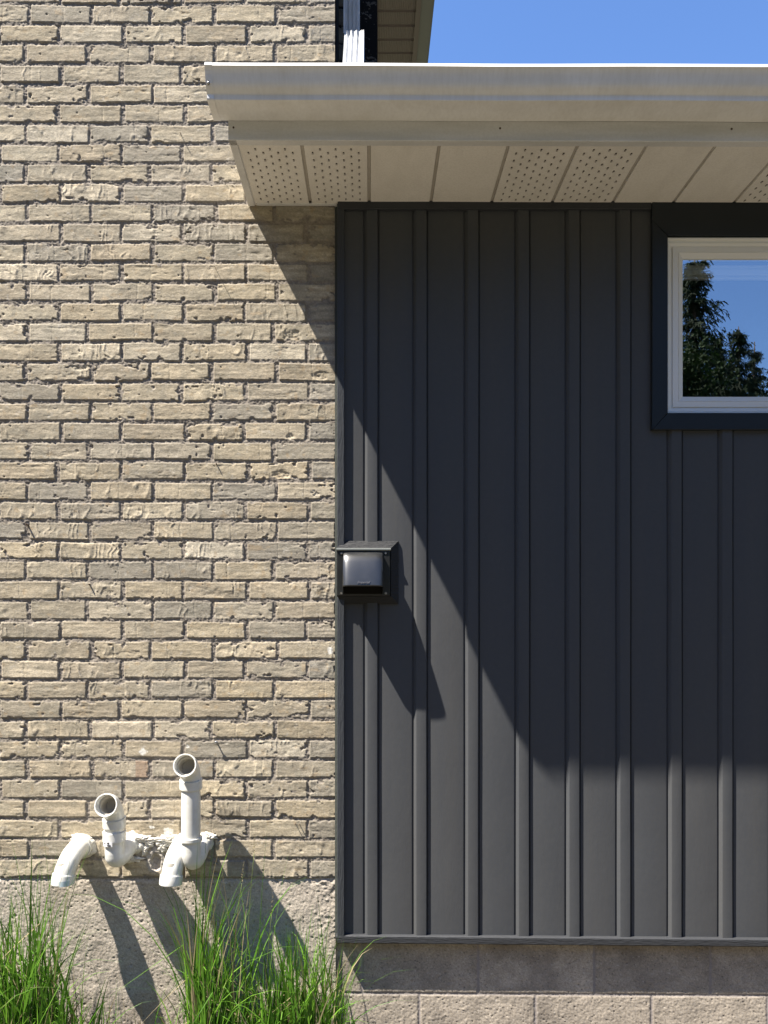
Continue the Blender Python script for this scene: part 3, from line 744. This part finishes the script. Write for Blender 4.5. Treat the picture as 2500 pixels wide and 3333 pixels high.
# left-most pipe: turned down and forward out of the wall
ra, at, T = pipe_thing('short white pipe elbow bent down out of wall beside left grass tuft',
    [(270, 2752, -12), (267, 2752, 18), (262, 2757, 48), (256, 2773, 74), (250, 2798, 91), (246, 2824, 98), (245, 2840, 100)], [(-.030, 0), (.004, .03)])
mb = MB(); c = at(T-.012); 
vs_ = []
for i in range(9):
    th = R(-95+55*i/8)
    for dz in (-.011, .006): vs_.append(c+Vector((math.cos(th+R(5))*SR*1.02, math.sin(th)*SR*1.02, dz)))
mb.add(vs_, [(i*2, i*2+2, i*2+3, i*2+1) for i in range(8)]); mb.build('size_label', M['bluelabel'], ra)
# second pipe: short riser turned to the front
rb, at, T = pipe_thing('short white riser pipe with round open mouth and sticker on its collar',
    [(422, 2748, -14), (419, 2752, 14), (412, 2764, 46), (404, 2768, 66), (400, 2756, 77), (399, 2730, 79), (399, 2690, 79), (399, 2655, 80), (398, 2622, 86), (397, 2601, 104), (396, 2590, 126), (395, 2583, 148)],
    [(2713, 2682), (2670, 2641), (-.030, 0)])
mb = MB(); z1, z0 = (VY-2706)*S+CAMH, (VY-2722)*S+CAMH
def stickon(mb, cx, a0, th0, th1, z0, z1, r, mi=0):
    vs_ = []
    for i in range(9):
        th = R(th0+(th1-th0)*i/8); c = P(cx, 0, a0)
        for z in (z0, z1): vs_.append(Vector((c.x+math.cos(th)*r, c.y+math.sin(th)*r, z)))
    mb.add(vs_, [(i*2, i*2+2, i*2+3, i*2+1) for i in range(8)], mi)
stickon(mb, 399, 79, -140, -82, z0, z1, SR*1.015)
stickon(mb, 399, 79, -108, -98, z0+.009, z1-.002, SR*1.03, 1); stickon(mb, 399, 79, -108, -90, z0+.002, z0+.007, SR*1.03, 1); stickon(mb, 399, 79, -135, -118, z0+.010, z0+.0125, SR*1.03, 1)
mb.build('sticker', [M['sticker'], M['ink']], rb)
# third pipe: low elbow facing down
pipe_thing('white pipe elbow pointing down just left of the tall riser pipe',
    [(604, 2744, -12), (601, 2744, 14), (597, 2748, 42), (591, 2766, 72), (586, 2795, 90), (583, 2825, 99), (582, 2840, 101)], [(-.028, 0), (.004, .03)])
# tall riser
pipe_thing('tallest white riser pipe with round open mouth at its top',
    [(655, 2748, -14), (654, 2752, 14), (651, 2768, 46), (646, 2776, 66), (641, 2762, 77), (640, 2738, 79), (640, 2690, 79), (640, 2620, 79), (640, 2560, 79), (640, 2525, 80), (639, 2499, 86), (638, 2479, 104), (637, 2468, 126), (637, 2461, 148)],
    [(2735, 2702), (2549, 2519), (-.030, 0)])

# sealant lumps round the pipe entries
def lump(mb, cx, cy, rx, ry, h, seed, irr=.35, a0=0):
    rg = random.Random(seed); nr, na = 9, 40
    ph = [rg.uniform(0, 6.28) for _ in range(6)]; vs_ = [P(cx, cy, a0+h)]
    for i in range(1, nr+1):
        q = i/nr
        for k in range(na):
            th = 2*math.pi*k/na
            w = 1+irr*(.5*math.sin(3*th+ph[0])+.3*math.sin(5*th+ph[1])+.3*math.sin(8*th+ph[2])+.2*math.sin(13*th+ph[3]))
            hh = h*math.sqrt(max(0, 1-q**2.5))*(1+.25*math.sin(q*9+4*th+ph[4]))
            vs_.append(P(cx+rx*q*w*math.cos(th), cy+ry*q*w*math.sin(th), a0+hh+rg.uniform(-.25, .25)))
    fs = [(0, 1+k, 1+(k+1) % na) for k in range(na)]
    for i in range(nr-1):
        for k in range(na): fs.append((1+i*na+k, 1+(i+1)*na+k, 1+(i+1)*na+(k+1) % na, 1+i*na+(k+1) % na))
    mb.add(vs_, fs)
mb = MB(); lump(mb, 268, 2755, 46, 42, 14, 1, .10); lump(mb, 262, 2728, 34, 14, 9, 4, .2)
tag(mb.build('pipe_sealant', M['foam'], smooth=True), 'ragged white sealant collar round the left-most pipe elbow', 'sealant', 'sealant lumps round the pipes')
mb = MB(); lump(mb, 424, 2745, 42, 38, 14, 2, .22); lump(mb, 428, 2796, 34, 13, 8, 3, .45); lump(mb, 462, 2728, 38, 12, 9, 8, .4); lump(mb, 485, 2740, 24, 14, 7, 10, .5); lump(mb, 470, 2765, 14, 18, 6, 12, .5)
tag(mb.build('pipe_sealant', M['foam'], smooth=True), 'ragged white sealant smeared right of the short riser pipe', 'sealant', 'sealant lumps round the pipes')
mb = MB(); lump(mb, 600, 2742, 44, 30, 10, 5, .2); lump(mb, 540, 2732, 44, 15, 8, 6, .4); lump(mb, 654, 2745, 38, 40, 12, 7, .2); lump(mb, 530, 2752, 22, 20, 6, 9, .5); lump(mb, 680, 2722, 26, 12, 9, 14, .3)
tag(mb.build('pipe_sealant', M['foam'], smooth=True), 'ragged white sealant behind the tall riser and the down-facing elbow', 'sealant', 'sealant lumps round the pipes')

# ---------------------------------------------------------------- nails left in the bricks
def nail(x, y, a, r, label, head=False, drop=0, dx=0):
    mb = MB(); p0 = P(x, y, -4); p1 = P(x+dx, y+drop, a)
    n = [p0.lerp(p1, i/6)+Vector((0, 0, -.0006*math.sin(i/6*3))) for i in range(7)]
    sweep(mb, n, [r*S]*6+[r*S*(.35 if not head else 1)], n=8)
    if head:
        d = (p1-p0).normalized(); sweep(mb, [p1-d*.001, p1, p1+d*.0012], [r*S*2.6, r*S*2.8, r*S*2.2], n=12)
    tag(mb.build('nail', M['screw'] if head else M['nail'], smooth=True), label, 'nail', 'nails left in the brick wall')
nail(703, 876, 31, .9, 'thin bent wire nail high on the wall casting a long thin shadow', dx=1, drop=2)
nail(90, 1708, 14, 3.2, 'thick dark nail near the left edge beside an upright joint')
nail(292, 1902, 9, 2.6, 'short stub nail in the bed joint above a stained grey brick')
nail(706, 2416, 12, 2.4, 'pale headed nail above and right of the tall riser pipe', head=True)
nail(962, 2680, 14, 1.4, 'small nail in the bricks below right of the tall riser pipe, left of a pair')
nail(975, 2682, 12, 1.4, 'small nail in the bricks below right of the tall riser pipe, right of a pair')
nail(590, 365+75, 16, 1.2, 'thin nail tip just left of the soffit corner')
nail(705, 1510, 9, 2.0, 'short dark nail in the brick wall midway up near an upright joint')

# ---------------------------------------------------------------- grass
def grass(name, label, clumps, seed):
    rg = random.Random(seed); V = []; Fc = []; C = []
    for (cx, cy_, sx, sy, cnt, h0, h1, lean, w0) in clumps:
        for _ in range(int(cnt*.62)):
            bx = cx+rg.gauss(0, 1)*sx; by = cy_+rg.uniform(-1, 1)*sy
            by = min(by, -.018)
            H = rg.uniform(h0, h1)*1.36*(1-.25*min(1, abs(bx-cx)/(2.2*sx+1e-6))); w = rg.choice((.6, .8, 1., 1.2, 1.7))*w0*1.2
            th = rg.gauss(lean, .35); dirx = math.sin(th); 
            bend = rg.uniform(.05, .40)*H*(2.0 if rg.random() < .2 else 1); ddir = rg.uniform(0, 6.28); fx = math.cos(ddir)*.9+lean*1.2; fy = math.sin(ddir)*.45-.15
            kink = rg.choice((-1, 1)) if rg.random() < .12 else 0
            face = rg.uniform(0, 3.14); ux, uy = math.cos(face), math.sin(face)
            n = 7; base = len(V)
            g = rg.random(); dry = rg.random() < .13
            g = g**1.6; c1 = (.055+.13*g, .15+.22*g, .012+.025*g); 
            if dry or seed == 15: c1 = (.30, .25, .14)
            for i in range(n+1):
                q = i/n; ww_ = w*(1-q**1.8)*(.55+.9*min(q*3, 1)*.5)
                x = bx+fx*bend*q**2.1; y = by+fy*bend*q**2.1
                z = H*(q-.22*(bend/H)*q**3) - (.15*H*q**5 if bend > .33*H else 0)
                if kink and q > .55: z -= (q-.55)*H*1.5; x += (q-.55)*H*.7*kink
                y = min(y, -.012)
                tone = c1
                V.append((x-ux*ww_/2, y-uy*ww_/2, z)); V.append((x+ux*ww_/2, y+uy*ww_/2, z)); C.extend([tone, tone])
            for i in range(n): k = base+2*i; Fc.append((k, k+1, k+3, k+2))
    me = bpy.data.meshes.new(name); me.from_pydata(V, [], Fc); me.update()
    at = me.color_attributes.new('tone', 'FLOAT_COLOR', 'POINT')
    cc = np.ones((len(V), 4), np.float32); cc[:, :3] = np.array(C); at.data.foreach_set('color', cc.ravel())
    return tag(link(name, me, M['grass'], None, True), label, 'grass', kind='stuff')
def gx(px, a=130): return (px-VX)*(1-a/F)*S
grass('grass', 'tall green grass tuft below the left-most pipe elbow', [
    (gx(90), -.16, .075, .09, 420, .22, .52, .02, .0060), (gx(130), -.14, .05, .07, 80, .45, .72, .0, .0055), (gx(60), -.18, .22, .08, 60, .25, .5, .0, .006),
    (gx(-60), -.2, .12, .12, 260, .2, .45, .1, .006), (gx(260), -.16, .09, .08, 150, .08, .26, .35, .0045), (gx(20), -.3, .1, .05, 120, .1, .3, 0, .006)], 5)
grass('grass', 'green grass clump growing below the tall riser pipe and corner', [
    (gx(690), -.15, .045, .08, 300, .25, .50, -.02, .0055), (gx(640), -.12, .018, .05, 90, .42, .68, .02, .0050),
    (gx(960), -.15, .075, .09, 520, .16, .42, .05, .0058), (gx(820), -.17, .12, .09, 480, .10, .30, .05, .0055), (gx(1050), -.12, .03, .06, 110, .25, .46, .15, .005),
    (gx(780), -.15, .05, .06, 40, .42, .70, .15, .0040), (gx(850), -.28, .16, .06, 220, .06, .2, .0, .006)], 9)
grass('grass', 'dry straw litter lying between the green grass clumps', [(gx(560), -.09, .22, .05, 160, .03, .16, .0, .005)], 15)
# a few flowering stalks rising above the clumps
def stalk(px, y_, H, lx, label):
    mb = MB(); b = Vector((gx(px), y_, 0)); pts = [b+Vector((lx*q**2, -.02*q, H*q)) for q in [i/14 for i in range(15)]]
    sweep(mb, pts, [.0013*(1-.5*i/14) for i in range(15)], n=6)
    hb = MB(); rg = random.Random(int(px)); top = pts[-1]
    for i in range(22):
        q = i/22; c = top+Vector((lx*.12*q, 0, .075*q)); s = .0045*(1-q*.7); d = Vector((rg.uniform(-1, 1), rg.uniform(-1, 1), .8))*s
        hb.add([c, c+d+Vector((s*.4, 0, 0)), c+d*1.7, c+d-Vector((s*.4, 0, 0))], [(0, 1, 2, 3)])
    rt = empty('grass_stalk', b, label, 'grass stalk', 'flowering grass stalks')
    mb.build('stem', mat('stalk_green', (.12, .16, .04), .6, .3), rt, smooth=True); hb.build('seed_head', mat('seed_brown', (.12, .10, .05), .8, .2), rt)
stalk(800, -.17, .72, .035, 'tallest flowering grass stalk rising right of the tall riser pipe')
stalk(735, -.10, .60, .05, 'leaning grass stalk with brown seed head behind the tall riser pipe')
stalk(860, -.16, .52, .03, 'shorter flowering grass stalk between the riser pipe and the siding corner')

# ---------------------------------------------------------------- trees behind the camera (seen in the glass)
def finish_tree(name, V, Fc, C, trunk_pts, trunk_r, label, loc, group='trees reflected in the window'):
    rt = empty(name, loc, label, 'tree', group)
    mb = MB(); sweep(mb, trunk_pts, trunk_r, n=10); mb.build('trunk', M['bark'], rt, smooth=True)
    me = bpy.data.meshes.new('crown'); me.from_pydata(V, [], Fc); me.update()
    at = me.color_attributes.new('tone', 'FLOAT_COLOR', 'POINT')
    cc = np.ones((len(V), 4), np.float32); cc[:, :3] = np.array(C); at.data.foreach_set('color', cc.ravel())
    link('crown', me, M['needle'], rt)
def spruce(x, y, H, Rb, seed, label, dens=1.0, lowz=.8, tone=(.014, .026, .010)):
    rg = random.Random(seed); V = []; Fc = []; C = []
    z = lowz
    while z < H-.15:
        q = (z-lowz)/(H-lowz); rr_ = Rb*(1-q)**.9+.08
        nb = int((7+5*(1-q))*dens)
        a0 = rg.uniform(0, 6.28)
        for k in range(nb):
            th = a0+2*math.pi*k/nb+rg.uniform(-.3, .3); L = rr_*rg.uniform(.55, 1.25)
            zz = z+rg.uniform(-.15, .15); nseg = max(4, int(L/.16)); up = rg.uniform(-.25, .1)
            side = Vector((-math.sin(th), math.cos(th), 0)); out = Vector((math.cos(th), math.sin(th), 0))
            cg = rg.uniform(.6, 1.5); c1 = tuple(t_*cg for t_ in tone)
            for s in range(nseg):
                f = (s+.5)/nseg; p = Vector((x, y, zz))+out*L*f+Vector((0, 0, up*L*f-.42*L*f*f+.34*L*f**4))
                for sd in (-1, 1, 0):
                    for _ in range(3):
                        ln = rg.uniform(.10, .26)*(1.15-f*.6); d = side*sd*rg.uniform(.5, 1)+out*rg.uniform(.2, .9)+Vector((0, 0, rg.uniform(-1.2, -.1) if sd else -.9))
                        d = d.normalized()*ln; w = Vector((rg.uniform(-1, 1), rg.uniform(-1, 1), rg.uniform(-.6, .6))).normalized()*.030
                        o_ = p+Vector((rg.uniform(-.05, .05), rg.uniform(-.05, .05), rg.uniform(-.04, .04))); b = len(V)
                        V.extend([tuple(o_-w*.5), tuple(o_+w*.5), tuple(o_+d+w*.25), tuple(o_+d-w*.25)]); Fc.append((b, b+1, b+2, b+3)); C.extend([c1]*4)
        z += rg.uniform(.24, .36)
    finish_tree('spruce_tree', V, Fc, C, [Vector((x, y, H*i/8)) for i in range(9)], [.17*(1-i/8.6)*H/9 for i in range(9)], label, (x, y, 0))
def broadleaf(x, y, H, Rc, seed, label, tone=(.012, .027, .005)):
    rg = random.Random(seed); V = []; Fc = []; C = []
    cl = []
    for _ in range(46):
        th = rg.uniform(0, 6.28); ph = rg.uniform(-1, 1); r_ = Rc*rg.uniform(.35, 1)
        c = Vector((x+math.cos(th)*r_*math.sqrt(1-ph*ph), y+math.sin(th)*r_*math.sqrt(1-ph*ph), H*.58+ph*H*.38)); cl.append((c, rg.uniform(.35, .75), rg.uniform(.6, 1.6)))
    for (c, rad_, tg) in cl:
        for _ in range(420):
            d = Vector((rg.gauss(0, 1), rg.gauss(0, 1), rg.gauss(0, .8))).normalized()*rad_*rg.uniform(.4, 1)
            p = c+d; u = Vector((rg.uniform(-1, 1), rg.uniform(-1, 1), rg.uniform(-1, 1))).normalized()*.035; w = u.cross(Vector((rg.uniform(-1, 1), rg.uniform(-1, 1), rg.uniform(-1, 1)))).normalized()*.028
            b = len(V); V.extend([tuple(p-u), tuple(p-w), tuple(p+u), tuple(p+w)]); Fc.append((b, b+1, b+2, b+3)); C.extend([tuple(t_*tg for t_ in tone)]*4)
    finish_tree('broadleaf_tree', V, Fc, C, [Vector((x, y, H*.8*i/6)) for i in range(7)], [.16*(1-i/7.5) for i in range(7)], label, (x, y, 0))
def refl(px, py, Y):
    """place something at distance Y in front of the wall so that the glass shows it at photo pixel px, py"""
    d = Y+F*S; return (px-VX)/F*d, -Y, CAMH+(VY-py)/F*d
x, y, z = refl(2262, 815, 14); spruce(x, y, z, 2.9, 21, 'tallest dark spruce mirrored at the left of the window glass', 2.1)
x, y, z = refl(2405, 1062, 19); spruce(x, y, z, 2.8, 22, 'pointed dark spruce mirrored in the middle of the window glass', 1.5)
x, y, z = refl(2457, 1112, 22); spruce(x, y, z, 2.3, 23, 'slender spruce mirrored near the right edge of the photo in the glass', 1.1)
x, y, z = refl(2336, 1100, 21); spruce(x, y, z, 2.8, 24, 'broad dark spruce mirrored between the tallest and the middle spruce', 2.0)
x, y, z = refl(2520, 1170, 22); spruce(x, y, z, 2.2, 25, 'low spruce mirrored just past the photo edge beyond the slender one', 1.1)
x, y, z = refl(2230, 1120, 11); broadleaf(x, y, z, .8, 26, 'yellow green leafy tree mirrored in the lower left of the glass')
for i, px in enumerate((2180, 2290, 2380, 2450, 2540, 2640)):
    x, y, z = refl(px, 1160+18*(i % 2)+8*i, 25+2*(i % 2)); spruce(x, y, z, 3.0, 30+i, 'far dark spruce low in the mirrored tree line, %s from its left end' % ('first', 'second', 'third', 'fourth', 'fifth', 'sixth')[i], 1.2)

# a wood added out of view behind the camera to cut low sky light
rg = random.Random(77); V = []; Fc = []; C = []
for i in range(260):
    u = i/259; ang = R(-168+156*u); rad_ = 30+rg.uniform(-3, 3); cx, cy = math.cos(ang)*rad_*1.1, math.sin(ang)*rad_*.9
    low = .2 < cx/max(1e-3, -cy) < 1.1; h = rg.uniform(6.5, 8.6) if low else rg.uniform(15, 20); wd = rg.uniform(1.2, 2.0)*(1 if low else 1.7); n = 10
    b = len(V); tn = rg.uniform(.7, 1.4)
    for j in range(7):
        q = j/6
        for k in range(n):
            t_ = 2*math.pi*k/n; r_ = wd*(1-q)**.7*(1+rg.uniform(-.25, .25))
            V.append((cx+r_*math.cos(t_), cy+r_*math.sin(t_), h*q)); C.append((.03*tn, .05*tn, .02*tn))
    for j in range(6):
        for k in range(n): Fc.append((b+j*n+k, b+j*n+(k+1) % n, b+(j+1)*n+(k+1) % n, b+(j+1)*n+k))
me = bpy.data.meshes.new('sky_blocking_wood'); me.from_pydata(V, [], Fc); me.update()
at = me.color_attributes.new('tone', 'FLOAT_COLOR', 'POINT')
cc = np.ones((len(V), 4), np.float32); cc[:, :3] = np.array(C); at.data.foreach_set('color', cc.ravel())
tag(link('sky_blocking_wood', me, M['needle']), 'unseen dark wood added behind the viewer to block low sky light', 'sky_blocking_wood', kind='stuff')
